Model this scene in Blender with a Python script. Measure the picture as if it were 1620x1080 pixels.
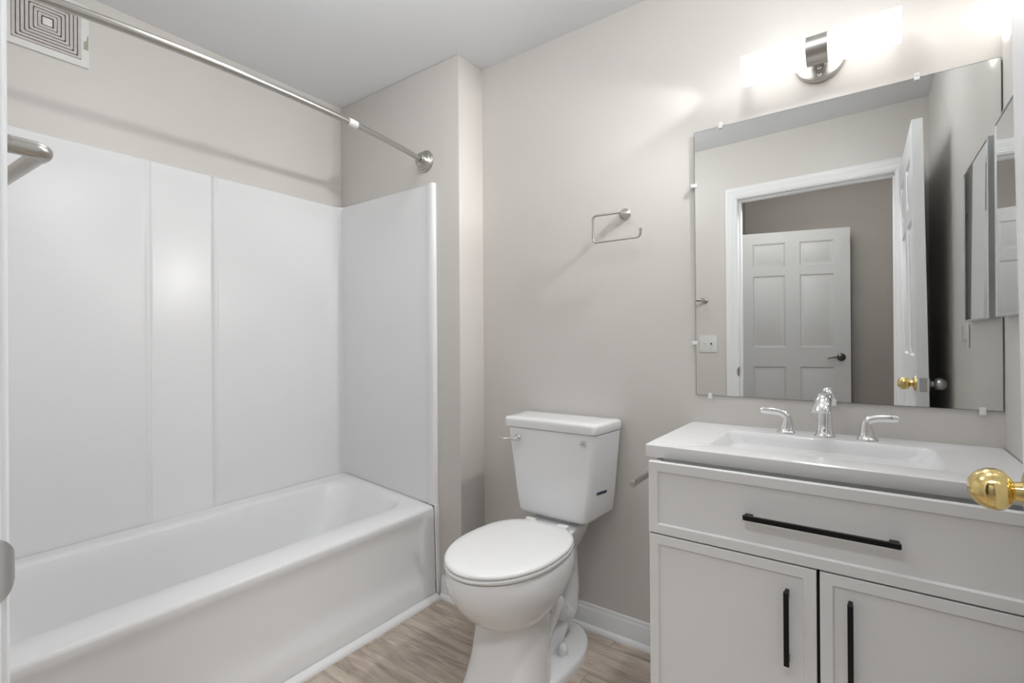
import bpy, bmesh, math, random
from mathutils import Vector, Matrix, Euler
R = math.radians
PI = math.pi
random.seed(7)
scn = bpy.context.scene
for o in list(bpy.data.objects):
    bpy.data.objects.remove(o)
C = scn.collection

# ------------------------------------------------------------------ camera
cam_d = bpy.data.cameras.new('camera')
cam = bpy.data.objects.new('camera', cam_d)
C.objects.link(cam)
cam_d.sensor_fit = 'HORIZONTAL'
cam_d.sensor_width = 36.0
cam_d.lens = 775.28 / 1620 * 36.0
cam_d.clip_start = 0.02
YAW, PITCH, ROLL = R(35.846), R(0.0734), R(-0.374)
fw = Vector((-math.sin(YAW) * math.cos(PITCH), math.cos(YAW) * math.cos(PITCH), math.sin(PITCH)))
rt = Vector((math.cos(YAW), math.sin(YAW), 0))
up = rt.cross(fw)
rt2 = rt * math.cos(ROLL) + up * math.sin(ROLL)
up2 = -rt * math.sin(ROLL) + up * math.cos(ROLL)
m = Matrix((rt2, up2, -fw)).transposed().to_4x4()
m.translation = Vector((0, 0, 1.1576))
cam.matrix_world = m
scn.camera = cam

# ------------------------------------------------------------------ world, light, exposure
w = bpy.data.worlds.new('world')
scn.world = w
w.use_nodes = True
w.node_tree.nodes['Background'].inputs[0].default_value = (0.8, 0.85, 0.9, 1)
w.node_tree.nodes['Background'].inputs[1].default_value = 0.05
scn.view_settings.view_transform = 'Standard'
scn.view_settings.look = 'None'
scn.view_settings.gamma = 1.0
scn.view_settings.use_curve_mapping = False
scn.view_settings.exposure = 2.3


def area_light(name, loc, rot, sx, sy, power, col=(1, 1, 1)):
    l = bpy.data.lights.new(name, 'AREA')
    l.shape = 'RECTANGLE'
    l.size, l.size_y = sx, sy
    l.energy = power
    l.color = col
    o = bpy.data.objects.new(name, l)
    o.location = loc
    o.rotation_euler = rot
    C.objects.link(o)
    return o


def point_light(name, loc, radius, power, col=(1, 1, 1)):
    l = bpy.data.lights.new(name, 'POINT')
    l.energy = power
    l.shadow_soft_size = radius
    l.color = col
    o = bpy.data.objects.new(name, l)
    o.location = loc
    C.objects.link(o)
    return o


# unseen fill lamps added to even out the brightness
HALL_FILL = area_light('hall_fill', (-0.27, -0.22, 2.35), (R(56), 0, 0), 0.72, 0.14, 4.4, (0.95, 0.978, 1.0))  # added fill through the doorway for floor, toilet and vanity fronts
TUB_FILL = point_light('tub_fill', (-1.18, 0.72, 2.29), 0.13, 1.45, (0.95, 0.978, 1.0))  # added fill for the tub alcove, not a real fixture
ROOM_FILL = point_light('room_fill', (-0.20, 1.10, 2.34), 0.06, 1.4, (0.97, 0.985, 1.0))  # added fill from above for the wall and ceiling round the sconce
SHADE_EMIT = 0.58
BULB_W = 2.3


def spot_light(name, loc, aim, size, blend, radius, power, col=(1, 1, 1)):
    l = bpy.data.lights.new(name, 'SPOT')
    l.energy = power
    l.spot_size = R(size)
    l.spot_blend = blend
    l.shadow_soft_size = radius
    l.color = col
    o = bpy.data.objects.new(name, l)
    o.location = loc
    o.rotation_euler = (Vector(aim) - Vector(loc)).to_track_quat('-Z', 'Y').to_euler()
    C.objects.link(o)
    return o


# what the two frosted tubes of the sconce throw out into the room
SCONCE = spot_light('sconce_light', (-0.215, 1.640, 2.005), (-1.45, 0.42, 1.2), 150, 0.9, 0.026, 7.4, (1.0, 0.995, 0.985))


def bulb_light(name, loc, power):
    l = bpy.data.lights.new(name, 'POINT')
    l.energy = power
    l.shadow_soft_size = 0.010
    l.color = (1.0, 0.99, 0.97)
    o = bpy.data.objects.new(name, l)
    o.location = loc
    C.objects.link(o)
    return o


# ------------------------------------------------------------------ room dimensions (metres)
YW = 1.793      # wall with the mirror
YE = 1.628      # wall at the tap end of the tub (front of the boxed-out chase)
XC = -1.460     # side of the chase
XT = -2.320     # wall behind the tub
XR1, XR0 = 0.293, 0.276   # right wall at the mirror / at the door wall
ZC = 2.440
DW_O = Vector((-0.70, 0.090, 0))      # door wall: origin and direction
DW_A = math.atan(0.055)
DWM = Matrix.Translation(DW_O) @ Matrix.Rotation(DW_A, 4, 'Z')   # local u along wall, v into the bathroom
WT = 0.115

# ------------------------------------------------------------------ materials


def mat(name, col, rough=0.5, metal=0.0, spec=0.5, coat=0.0, bump=None, var=None):
    mt = bpy.data.materials.new(name)
    mt.use_nodes = True
    nt = mt.node_tree
    b = nt.nodes['Principled BSDF']
    b.inputs['Base Color'].default_value = (*col, 1)
    b.inputs['Roughness'].default_value = rough
    b.inputs['Metallic'].default_value = metal
    b.inputs['Specular IOR Level'].default_value = spec
    b.inputs['Coat Weight'].default_value = coat
    if bump or var:
        tc = nt.nodes.new('ShaderNodeTexCoord')
    if bump:
        sc, st, dist = bump
        n = nt.nodes.new('ShaderNodeTexNoise')
        n.inputs['Scale'].default_value = sc
        n.inputs['Detail'].default_value = 4
        nt.links.new(tc.outputs['Object'], n.inputs['Vector'])
        bp = nt.nodes.new('ShaderNodeBump')
        bp.inputs['Strength'].default_value = st
        bp.inputs['Distance'].default_value = dist
        nt.links.new(n.outputs['Fac'], bp.inputs['Height'])
        nt.links.new(bp.outputs['Normal'], b.inputs['Normal'])
    if var:
        sc, amt = var
        n2 = nt.nodes.new('ShaderNodeTexNoise')
        n2.inputs['Scale'].default_value = sc
        n2.inputs['Detail'].default_value = 3
        nt.links.new(tc.outputs['Object'], n2.inputs['Vector'])
        mr = nt.nodes.new('ShaderNodeMapRange')
        mr.inputs['To Min'].default_value = 1 - amt
        mr.inputs['To Max'].default_value = 1 + amt
        nt.links.new(n2.outputs['Fac'], mr.inputs['Value'])
        mx = nt.nodes.new('ShaderNodeMix')
        mx.data_type = 'RGBA'
        mx.blend_type = 'MULTIPLY'
        mx.inputs[0].default_value = 1
        mx.inputs[6].default_value = (*col, 1)
        nt.links.new(mr.outputs[0], mx.inputs[7])
        nt.links.new(mx.outputs[2], b.inputs['Base Color'])
    return mt


M = {}
M['wall'] = mat('greige_wall_paint', (0.685, 0.657, 0.622), 0.42, bump=(55, 0.10, 0.004), var=(3, 0.02))
M['hallwall'] = mat('dimmed_greige_hall_paint', (0.36, 0.322, 0.297), 0.5, bump=(55, 0.10, 0.004), var=(3, 0.02))  # wall greige darkened and browned, the hall's dimness put into the colour
M['ceiling'] = mat('ceiling_paint', (0.82, 0.83, 0.845), 0.8, bump=(60, 0.1, 0.003))
M['trim'] = mat('white_trim_paint', (0.86, 0.865, 0.87), 0.35, bump=(30, 0.05, 0.002))
M['doorpaint'] = mat('white_door_paint', (0.83, 0.835, 0.845), 0.38, bump=(40, 0.06, 0.002))
M['halldoor'] = mat('dimmed_white_hall_door_paint', (0.62, 0.615, 0.61), 0.4, bump=(40, 0.06, 0.002))  # white door paint greyed, so the dim hall is in the colour
M['fiberglass'] = mat('white_gelcoat', (0.88, 0.883, 0.892), 0.27, spec=0.32, bump=(4, 0.04, 0.02))
M['porcelain'] = mat('white_porcelain', (0.87, 0.875, 0.885), 0.08, spec=0.55)
M['seat'] = mat('white_seat_plastic', (0.87, 0.87, 0.867), 0.25)
M['cabinet'] = mat('white_cabinet_paint', (0.80, 0.80, 0.795), 0.4, bump=(35, 0.05, 0.002))
M['cabinet_dark'] = mat('cabinet_shadow_gap', (0.05, 0.05, 0.05), 0.8)
M['counter'] = mat('white_cultured_marble', (0.88, 0.88, 0.885), 0.12, spec=0.5)
M['black'] = mat('matte_black_metal', (0.012, 0.012, 0.013), 0.42, 0.6, bump=(90, 0.05, 0.001))
M['chrome'] = mat('chrome', (0.84, 0.84, 0.85), 0.085, 1.0)
M['nickel'] = mat('brushed_nickel', (0.50, 0.485, 0.455), 0.29, 1.0, bump=(220, 0.06, 0.0006))
M['steel'] = mat('satin_steel', (0.66, 0.66, 0.66), 0.32, 1.0)
M['brass'] = mat('polished_brass', (0.82, 0.64, 0.28), 0.13, 1.0)
M['bronze'] = mat('dark_nickel', (0.16, 0.145, 0.135), 0.3, 1.0)
M['alu'] = mat('polished_aluminium', (0.86, 0.88, 0.90), 0.38, 1.0)
M['mirror'] = mat('mirror_silver', (0.775, 0.785, 0.775), 0.0, 1.0)
M['glass_edge'] = mat('mirror_glass_edge', (0.70, 0.74, 0.72), 0.1, 0.0, spec=0.8)
M['plastic'] = mat('white_plastic', (0.78, 0.78, 0.76), 0.35)
M['vent'] = mat('dusty_vent_plastic', (0.60, 0.565, 0.54), 0.6, var=(60, 0.12))
M['vent_dark'] = mat('vent_slots', (0.22, 0.195, 0.18), 0.9)
M['tape'] = mat('old_tape', (0.42, 0.40, 0.33), 0.7)
M['blue'] = mat('dark_blue_print', (0.025, 0.05, 0.085), 0.4)
M['grey_print'] = mat('grey_print', (0.22, 0.24, 0.25), 0.5)
M['sticker'] = mat('clear_white_sticker', (0.70, 0.71, 0.72), 0.4)
M['clip'] = mat('clear_plastic_clip', (0.86, 0.87, 0.86), 0.1, spec=0.8)
M['dark'] = mat('dark_slot', (0.05, 0.045, 0.04), 0.6)
M['caulk'] = mat('white_caulk', (0.8, 0.8, 0.79), 0.5)


def shade_mat():
    mt = bpy.data.materials.new('lit_frosted_glass')
    mt.use_nodes = True
    b = mt.node_tree.nodes['Principled BSDF']
    b.inputs['Base Color'].default_value = (0.14, 0.14, 0.14, 1)
    b.inputs['Roughness'].default_value = 0.4
    b.inputs['Emission Color'].default_value = (1.0, 0.993, 0.98, 1)
    b.inputs['Emission Strength'].default_value = SHADE_EMIT
    return mt


M['shade'] = shade_mat()


def floor_mat():
    mt = bpy.data.materials.new('oak_vinyl_plank')
    mt.use_nodes = True
    nt = mt.node_tree
    N, L = nt.nodes, nt.links
    b = N['Principled BSDF']
    b.inputs['Roughness'].default_value = 0.42
    tc = N.new('ShaderNodeTexCoord')
    br = N.new('ShaderNodeTexBrick')
    br.inputs['Scale'].default_value = 1.0
    br.inputs['Brick Width'].default_value = 1.2
    br.inputs['Row Height'].default_value = 0.178
    br.inputs['Mortar Size'].default_value = 0.0008
    br.inputs['Mortar Smooth'].default_value = 0.6
    br.inputs['Bias'].default_value = 0.0
    br.inputs['Color1'].default_value = (0, 0, 0, 1)
    br.inputs['Color2'].default_value = (1, 1, 1, 1)
    br.inputs['Mortar'].default_value = (0.5, 0.5, 0.5, 1)
    br.offset = 0.37
    mp0 = N.new('ShaderNodeMapping')
    mp0.inputs['Location'].default_value = (0.35, 0.06, 0)
    L.new(tc.outputs['Object'], mp0.inputs['Vector'])
    L.new(mp0.outputs[0], br.inputs['Vector'])
    # plank-dependent shift of the grain
    mul = N.new('ShaderNodeVectorMath')
    mul.operation = 'MULTIPLY_ADD'
    mul.inputs[1].default_value = (3.7, 5.1, 2.3)
    L.new(br.outputs['Color'], mul.inputs[0])
    L.new(tc.outputs['Object'], mul.inputs[2])
    mp = N.new('ShaderNodeMapping')
    mp.inputs['Scale'].default_value = (2.2, 16, 1)
    L.new(mul.outputs[0], mp.inputs['Vector'])
    g1 = N.new('ShaderNodeTexNoise')
    g1.inputs['Scale'].default_value = 1.6
    g1.inputs['Detail'].default_value = 8
    g1.inputs['Roughness'].default_value = 0.62
    g1.inputs['Distortion'].default_value = 1.1
    L.new(mp.outputs[0], g1.inputs['Vector'])
    mp2 = N.new('ShaderNodeMapping')
    mp2.inputs['Scale'].default_value = (6, 130, 1)
    L.new(mul.outputs[0], mp2.inputs['Vector'])
    g2 = N.new('ShaderNodeTexNoise')
    g2.inputs['Scale'].default_value = 1.0
    g2.inputs['Detail'].default_value = 3
    L.new(mp2.outputs[0], g2.inputs['Vector'])
    mixf = N.new('ShaderNodeMath')
    mixf.operation = 'MULTIPLY_ADD'
    mixf.inputs[1].default_value = 0.22
    L.new(g2.outputs['Fac'], mixf.inputs[0])
    L.new(g1.outputs['Fac'], mixf.inputs[2])
    add = N.new('ShaderNodeMath')
    add.operation = 'MULTIPLY_ADD'
    add.inputs[1].default_value = 0.10
    sep = N.new('ShaderNodeSeparateColor')
    L.new(br.outputs['Color'], sep.inputs[0])
    L.new(sep.outputs[0], add.inputs[0])
    L.new(mixf.outputs[0], add.inputs[2])
    rp = N.new('ShaderNodeValToRGB')
    e = rp.color_ramp.elements
    e[0].position = 0.36
    e[0].color = (0.20, 0.155, 0.12, 1)
    e[1].position = 0.86
    e[1].color = (0.68, 0.59, 0.505, 1)
    k = e.new(0.56)
    k.color = (0.41, 0.335, 0.272, 1)
    k = e.new(0.70)
    k.color = (0.54, 0.457, 0.382, 1)
    L.new(add.outputs[0], rp.inputs['Fac'])
    # seams
    mx = N.new('ShaderNodeMix')
    mx.data_type = 'RGBA'
    L.new(br.outputs['Fac'], mx.inputs[0])
    L.new(rp.outputs[0], mx.inputs[6])
    mx.inputs[7].default_value = (0.10, 0.075, 0.055, 1)
    L.new(mx.outputs[2], b.inputs['Base Color'])
    bp = N.new('ShaderNodeBump')
    bp.inputs['Strength'].default_value = 0.08
    bp.inputs['Distance'].default_value = 0.002
    L.new(g2.outputs['Fac'], bp.inputs['Height'])
    L.new(bp.outputs['Normal'], b.inputs['Normal'])
    return mt


M['floor'] = floor_mat()

# ------------------------------------------------------------------ mesh helpers


def BM():
    return bmesh.new()


def add_box(bm, lo, hi, bev=0.0, seg=2, mtx=None):
    lo, hi = Vector(lo), Vector(hi)
    c = (lo + hi) / 2
    s = hi - lo
    mm = Matrix.Translation(c) @ Matrix.Diagonal((s.x, s.y, s.z, 1))
    tb = bmesh.new()
    bmesh.ops.create_cube(tb, size=1, matrix=mm)
    if bev > 0:
        bmesh.ops.bevel(tb, geom=tb.edges[:], offset=bev, segments=seg, profile=0.5, affect='EDGES')
    merge(bm, tb, mtx)


def merge(bm, tb, mtx=None):
    if mtx is not None:
        tb.transform(mtx)
    vm = {}
    for v in tb.verts:
        vm[v] = bm.verts.new(v.co)
    for f in tb.faces:
        try:
            bm.faces.new([vm[v] for v in f.verts])
        except ValueError:
            pass
    tb.free()


def loft(bm, rings, cap0=True, cap1=True, closed=True):
    vr = [[bm.verts.new(p) for p in r] for r in rings]
    n = len(vr[0])
    for a, b in zip(vr[:-1], vr[1:]):
        for i in range(n if closed else n - 1):
            j = (i + 1) % n
            try:
                bm.faces.new((a[i], a[j], b[j], b[i]))
            except ValueError:
                pass
    if cap0:
        bm.faces.new(list(reversed(vr[0])))
    if cap1:
        bm.faces.new(vr[-1])
    return vr


def add_tube(bm, path, rad, segs=16, cap=True, sx=1.0, flat=None):
    """tube along path; rad is a number or list; flat = list of second radii (along the side vector)"""
    path = [Vector(p) for p in path]
    n = len(path)
    rads = rad if isinstance(rad, (list, tuple)) else [rad] * n
    rad2 = flat if flat is not None else rads
    tan = []
    for i in range(n):
        a = path[max(i - 1, 0)]
        b = path[min(i + 1, n - 1)]
        tan.append((b - a).normalized())
    ref = Vector((0, 0, 1)) if abs(tan[0].z) < 0.9 else Vector((0, 1, 0))
    nrm = (ref - tan[0] * ref.dot(tan[0])).normalized()
    rings = []
    for i in range(n):
        t = tan[i]
        nrm = (nrm - t * nrm.dot(t)).normalized()
        bi = t.cross(nrm)
        rings.append([path[i] + nrm * rads[i] * math.cos(2 * PI * k / segs) + bi * rad2[i] * math.sin(2 * PI * k / segs)
                      for k in range(segs)])
    loft(bm, rings, cap, cap)


def fillet(pts, r, n=6):
    """round the corners of a polyline"""
    pts = [Vector(p) for p in pts]
    out = [pts[0]]
    for i in range(1, len(pts) - 1):
        p, a, b = pts[i], pts[i - 1], pts[i + 1]
        d1, d2 = (a - p).normalized(), (b - p).normalized()
        ang = d1.angle(d2)
        t = min(r / math.tan(ang / 2), (a - p).length * 0.49, (b - p).length * 0.49)
        rr = t * math.tan(ang / 2)
        ctr = p + (d1 + d2).normalized() * (rr / math.sin(ang / 2))
        s, e = p + d1 * t - ctr, p + d2 * t - ctr
        for k in range(n + 1):
            out.append(ctr + s.normalized().slerp(e.normalized(), k / n) * rr)
    out.append(pts[-1])
    return out


def add_lathe(bm, prof, mtx, segs=32):
    """prof: list of (h, r) along local Z"""
    rings = []
    for h, r in prof:
        rings.append([mtx @ Vector((max(r, 1e-5) * math.cos(2 * PI * k / segs), max(r, 1e-5) * math.sin(2 * PI * k / segs), h))
                      for k in range(segs)])
    loft(bm, rings, True, True)


def axis(loc, d):
    d = Vector(d).normalized()
    q = Vector((0, 0, 1)).rotation_difference(d)
    return Matrix.Translation(Vector(loc)) @ q.to_matrix().to_4x4()


def rrect(x0, x1, y0, y1, z, r, n=8):
    """rounded rectangle ring, counter-clockwise, 4*(n+1) points"""
    r = min(r, (x1 - x0) / 2 - 1e-4, (y1 - y0) / 2 - 1e-4)
    out = []
    for cx, cy, a0 in ((x1 - r, y1 - r, 0), (x0 + r, y1 - r, 90), (x0 + r, y0 + r, 180), (x1 - r, y0 + r, 270)):
        for k in range(n + 1):
            a = R(a0 + 90 * k / n)
            out.append(Vector((cx + r * math.cos(a), cy + r * math.sin(a), z)))
    return out


def prism(bm, poly, z0, z1):
    loft(bm, [[Vector((x, y, z0)) for x, y in poly], [Vector((x, y, z1)) for x, y in poly]])


def obj(name, bm, mt, parent=None, smooth=35, loc=None):
    bmesh.ops.recalc_face_normals(bm, faces=bm.faces[:])
    me = bpy.data.meshes.new(name)
    off = Vector((0, 0, 0))
    if loc is not None:
        off = Vector(loc)
    elif parent is not None:
        p = parent
        while p is not None:
            off = off + Vector(p.location)
            p = p.parent
    if off.length > 0:
        bmesh.ops.translate(bm, verts=bm.verts[:], vec=-off)
    bm.to_mesh(me)
    bm.free()
    me.materials.append(mt)
    if smooth:
        me.shade_smooth()
        me.set_sharp_from_angle(angle=R(smooth))
    o = bpy.data.objects.new(name, me)
    C.objects.link(o)
    if parent is not None:
        o.parent = parent
    if loc is not None:
        o.location = loc
    return o


def thing(name, label, cat, loc=(0, 0, 0), group=None):
    o = bpy.data.objects.new(name, None)
    o.empty_display_size = 0.05
    C.objects.link(o)
    o.location = loc
    o['label'] = label
    o['category'] = cat
    if group:
        o['group'] = group
    return o


def struct(name, bm, mt, label, cat, smooth=35):
    o = obj(name, bm, mt, None, smooth)
    o['kind'] = 'structure'
    o['label'] = label
    o['category'] = cat
    return o


# ------------------------------------------------------------------ room shell
XL, XE, YB = -2.44, 0.60, -1.50     # outer limits
bm = BM()
add_box(bm, (XL, YB, -0.06), (1.9, YW + 0.12, 0.0))
struct('floor', bm, M['floor'], 'grey brown oak plank vinyl floor', 'floor', 0)
bm = BM()
add_box(bm, (XL, YB, ZC), (1.9, YW + 0.12, ZC + 0.06))
struct('ceiling', bm, M['ceiling'], 'plain light grey painted ceiling', 'ceiling', 0)

bm = BM()
add_box(bm, (XC, YW, 0), (XR1 + 0.12, YW + 0.12, ZC))
struct('wall_back', bm, M['wall'], 'greige wall behind the toilet and the vanity mirror', 'wall', 0)
bm = BM()
add_box(bm, (XT - 0.12, YE, 0), (XC, YW + 0.12, ZC), 0.004, 2)
struct('wall_tub_end', bm, M['wall'], 'boxed out greige wall at the end of the tub carrying the shower rod flange', 'wall')
bm = BM()
add_box(bm, (XT - 0.12, -0.15, 0), (XT, YE, ZC))
struct('wall_left', bm, M['wall'], 'greige wall above the long side of the tub surround', 'wall', 0)
bm = BM()
prism(bm, [(XR1, YW), (XR0, 0.12), (XR0 + 0.12, 0.12), (XR1 + 0.12, YW)], 0, ZC)
struct('wall_right', bm, M['wall'], 'greige side wall carrying the mirrored medicine cabinet', 'wall', 0)

# door wall (slightly off square) with the doorway
OPU0, OPU1, OPH = 0.022, 0.835, 2.068
bm = BM()
UL, UR = (XT - 0.12 - DW_O.x) / math.cos(DW_A), 1.1
add_box(bm, (UL, -WT, 0), (OPU0 - 0.012, 0, ZC), mtx=DWM)
add_box(bm, (OPU1 + 0.012, -WT, 0), (UR, 0, ZC), mtx=DWM)
add_box(bm, (OPU0 - 0.012, -WT, OPH + 0.012), (OPU1 + 0.012, 0, ZC), mtx=DWM)
struct('wall_door', bm, M['wall'], 'greige wall around the bathroom doorway, seen in the mirror', 'wall', 0)

# hall beyond the doorway
HX, HY = -0.895, -1.36
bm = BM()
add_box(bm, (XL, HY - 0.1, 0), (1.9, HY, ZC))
struct('wall_hall_far', bm, M['hallwall'], 'greige hall wall with dimness in its colour, seen through the doorway in the mirror', 'wall', 0)
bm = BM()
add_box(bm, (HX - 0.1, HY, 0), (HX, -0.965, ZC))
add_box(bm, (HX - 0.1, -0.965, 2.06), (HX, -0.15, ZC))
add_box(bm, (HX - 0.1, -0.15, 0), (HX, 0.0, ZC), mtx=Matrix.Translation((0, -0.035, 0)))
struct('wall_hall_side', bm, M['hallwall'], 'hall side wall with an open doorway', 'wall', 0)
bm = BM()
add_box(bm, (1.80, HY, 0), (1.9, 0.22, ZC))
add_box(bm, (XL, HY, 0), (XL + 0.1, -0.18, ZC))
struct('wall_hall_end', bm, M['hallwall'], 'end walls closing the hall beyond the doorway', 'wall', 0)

# jamb lining + stops
bm = BM()
JT = 0.020
add_box(bm, (OPU0 - JT, -WT - 0.003, 0), (OPU0, 0.003, OPH), 0.001, 1, DWM)
add_box(bm, (OPU1, -WT - 0.003, 0), (OPU1 + JT, 0.003, OPH), 0.001, 1, DWM)
add_box(bm, (OPU0 - JT, -WT - 0.003, OPH), (OPU1 + JT, 0.003, OPH + JT), 0.001, 1, DWM)
add_box(bm, (OPU0, -0.078, 0), (OPU0 + 0.011, -0.040, OPH - 0.011), 0.002, 1, DWM)
add_box(bm, (OPU1 - 0.011, -0.078, 0), (OPU1, -0.040, OPH - 0.011), 0.002, 1, DWM)
add_box(bm, (OPU0, -0.078, OPH - 0.011), (OPU1, -0.040, OPH), 0.002, 1, DWM)
jamb = struct('trim_1', bm, M['trim'], 'white door jamb lining the bathroom doorway', 'door frame')
# strike plate on the latch-side jamb
bm = BM()
zs0, zs1 = 0.908, 0.972
prof = []
for k in range(9):
    prof.append((OPU0 + 0.0015, -0.030 + 0.030 * k / 8))
for k in range(1, 8):
    a = R(75 * k / 7)
    prof.append((OPU0 + 0.0015 - 0.012 * (1 - math.cos(a)), 0.0145 * math.sin(a)))
rings = []
for i, (u, v) in enumerate(prof):
    sc_ = 1.0 if v <= -0.004 else max(0.30, math.sqrt(max(0.0, 1 - ((v + 0.004) / 0.0195) ** 2)))
    zc = (zs0 + zs1) / 2
    h = (zs1 - zs0) / 2 * sc_
    rings.append([DWM @ Vector((u, v, zc - h)), DWM @ Vector((u, v, zc + h)),
                  DWM @ Vector((u - 0.0016, v - 0.0004, zc + h)), DWM @ Vector((u - 0.0016, v - 0.0004, zc - h))])
loft(bm, rings)
sp = obj('strike_plate', bm, M['steel'], jamb, 30)
sp['label'] = 'grey metal strike plate with a curved lip'

# casing around the opening, bathroom side (mitred profile sweep)
def casing(name, side, label):
    bm = BM()
    # (distance outward from the inner edge, thickness)
    pr = [(0.0, 0.0), (0.0, 0.008), (0.004, 0.010), (0.010, 0.010), (0.013, 0.0125), (0.030, 0.0135), (0.034, 0.0155),
          (0.040, 0.0155), (0.044, 0.0175), (0.060, 0.0180), (0.0655, 0.0165), (0.067, 0.013), (0.067, 0.0)]
    rv = 0.006
    u0, u1, h = OPU0 - rv, OPU1 + rv, OPH + rv
    rings = []
    for key in ('lb', 'lt', 'rt', 'rb'):
        ring = []
        for d, t in pr:
            uu = u0 - d if key[0] == 'l' else u1 + d
            zz = 0.0 if key[1] == 'b' else h + d
            ring.append(DWM @ Vector((uu, t * side if side > 0 else -WT - t, zz)))
        rings.append(ring)
    loft(bm, rings)
    return struct(name, bm, M['trim'], label, 'door casing', 25)


casing('trim_2', 1, 'white moulded casing around the doorway reflected in the mirror')
casing('trim_3', -1, 'white moulded casing on the hall side of the doorway')

# baseboards
def baseboard(name, a, b, nrm, label, shoe=True):
    a, b, nrm = Vector((*a, 0)), Vector((*b, 0)), Vector((*nrm, 0)).normalized()
    pr = [(0, 0), (0.012, 0), (0.012, 0.062), (0.0105, 0.066), (0.0105, 0.074), (0.008, 0.080), (0.0055, 0.085), (0.0055, 0.090), (0.003, 0.096), (0, 0.0975)]
    bm = BM()
    loft(bm, [[p + nrm * t + Vector((0, 0, z)) for t, z in pr] for p in (a, b)])
    if shoe:
        q = [(0.012, 0.0)] + [(0.012 + 0.014 * math.cos(R(k * 15)), 0.019 * math.sin(R(k * 15))) for k in range(7)]
        loft(bm, [[p + nrm * t + Vector((0, 0, z)) for t, z in q] for p in (a, b)])
    return struct(name, bm, M['trim'], label, 'baseboard', 25)


baseboard('baseboard_back', (XC + 0.0, YW), (-0.482, YW), (0, -1), 'white moulded baseboard behind the toilet')
baseboard('baseboard_chase', (XC, YW - 0.026), (XC, YE - 0.012), (1, 0), 'white baseboard on the side of the boxed out wall by the toilet')
baseboard('baseboard_tub_end', (XC + 0.012, YE), (-1.575, YE), (0, -1), 'short white baseboard between the tub and the toilet')

# quarter-round at the foot of the tub
bm = BM()
q = [(0, 0)] + [(0.026 * math.cos(R(k * 15)), 0.021 * math.sin(R(k * 15))) for k in range(7)]
loft(bm, [[Vector((-1.592 + t, y, z)) for t, z in q] for y in (0.14, YE - 0.028)])
struct('trim_4', bm, M['trim'], 'white quarter round strip along the foot of the tub', 'trim', 25)


# ------------------------------------------------------------------ bathtub
def smooth01(x):
    x = max(0.0, min(1.0, x))
    return x * x * (3 - 2 * x)


TX0, TX1, TY0, TY1 = -2.305, -1.607, 0.064, 1.6115


def liftz(p):
    return Vector((p.x, p.y, p.z + 0.030 * smooth01((-2.02 - p.x) / 0.24) + 0.022 * smooth01((p.y - (TY1 - 0.05)) / 0.05) * smooth01((-1.72 - p.x) / 0.25)))


tub = thing('bathtub', 'glossy white alcove bathtub with a smooth front apron', 'bathtub', (-1.96, 0.83, 0))
bm = BM()
spec = [  # x0, x1, y0, y1, z, r, n
    (TX0, TX1, TY0, TY1, 0.392, 0.010),
    (TX0, TX1 - 0.001, TY0, TY1, 0.400, 0.010),
    (TX0 + 0.002, TX1 - 0.005, TY0 + 0.002, TY1 - 0.002, 0.4075, 0.012),
    (TX0 + 0.004, TX1 - 0.013, TY0 + 0.004, TY1 - 0.004, 0.411, 0.014),
    (TX0 + 0.030, TX1 - 0.080, TY0 + 0.03, TY1 - 0.014, 0.412, 0.06),
    (TX0 + 0.056, TX1 - 0.128, TY0 + 0.08, TY1 - 0.026, 0.4115, 0.115),
    (TX0 + 0.062, TX1 - 0.137, TY0 + 0.088, TY1 - 0.034, 0.408, 0.118),
    (TX0 + 0.068, TX1 - 0.145, TY0 + 0.096, TY1 - 0.044, 0.398, 0.120),
    (TX0 + 0.078, TX1 - 0.156, TY0 + 0.115, TY1 - 0.075, 0.350, 0.125),
    (TX0 + 0.095, TX1 - 0.172, TY0 + 0.17, TY1 - 0.16, 0.230, 0.13),
    (TX0 + 0.108, TX1 - 0.182, TY0 + 0.22, TY1 - 0.22, 0.145, 0.13),
    (TX0 + 0.125, TX1 - 0.200, TY0 + 0.25, TY1 - 0.25, 0.108, 0.125),
    (TX0 + 0.160, TX1 - 0.235, TY0 + 0.30, TY1 - 0.30, 0.092, 0.11),
    (TX0 + 0.240, TX1 - 0.310, TY0 + 0.45, TY1 - 0.45, 0.088, 0.04),
]


def covefit(p):
    cx, cy, r = -2.306 + 0.035, 1.612 - 0.035, 0.0343
    if p.x < cx and p.y > cy:
        d = math.hypot(p.x - cx, p.y - cy)
        if d > r:
            return Vector((cx + (p.x - cx) * r / d, cy + (p.y - cy) * r / d, p.z))
    return p


rings = [[liftz(covefit(p)) for p in rrect(*s[:4], s[4], s[5], 10)] for s in spec]
loft(bm, rings, False, True)
obj('basin', bm, M['fiberglass'], tub, 50)
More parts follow.
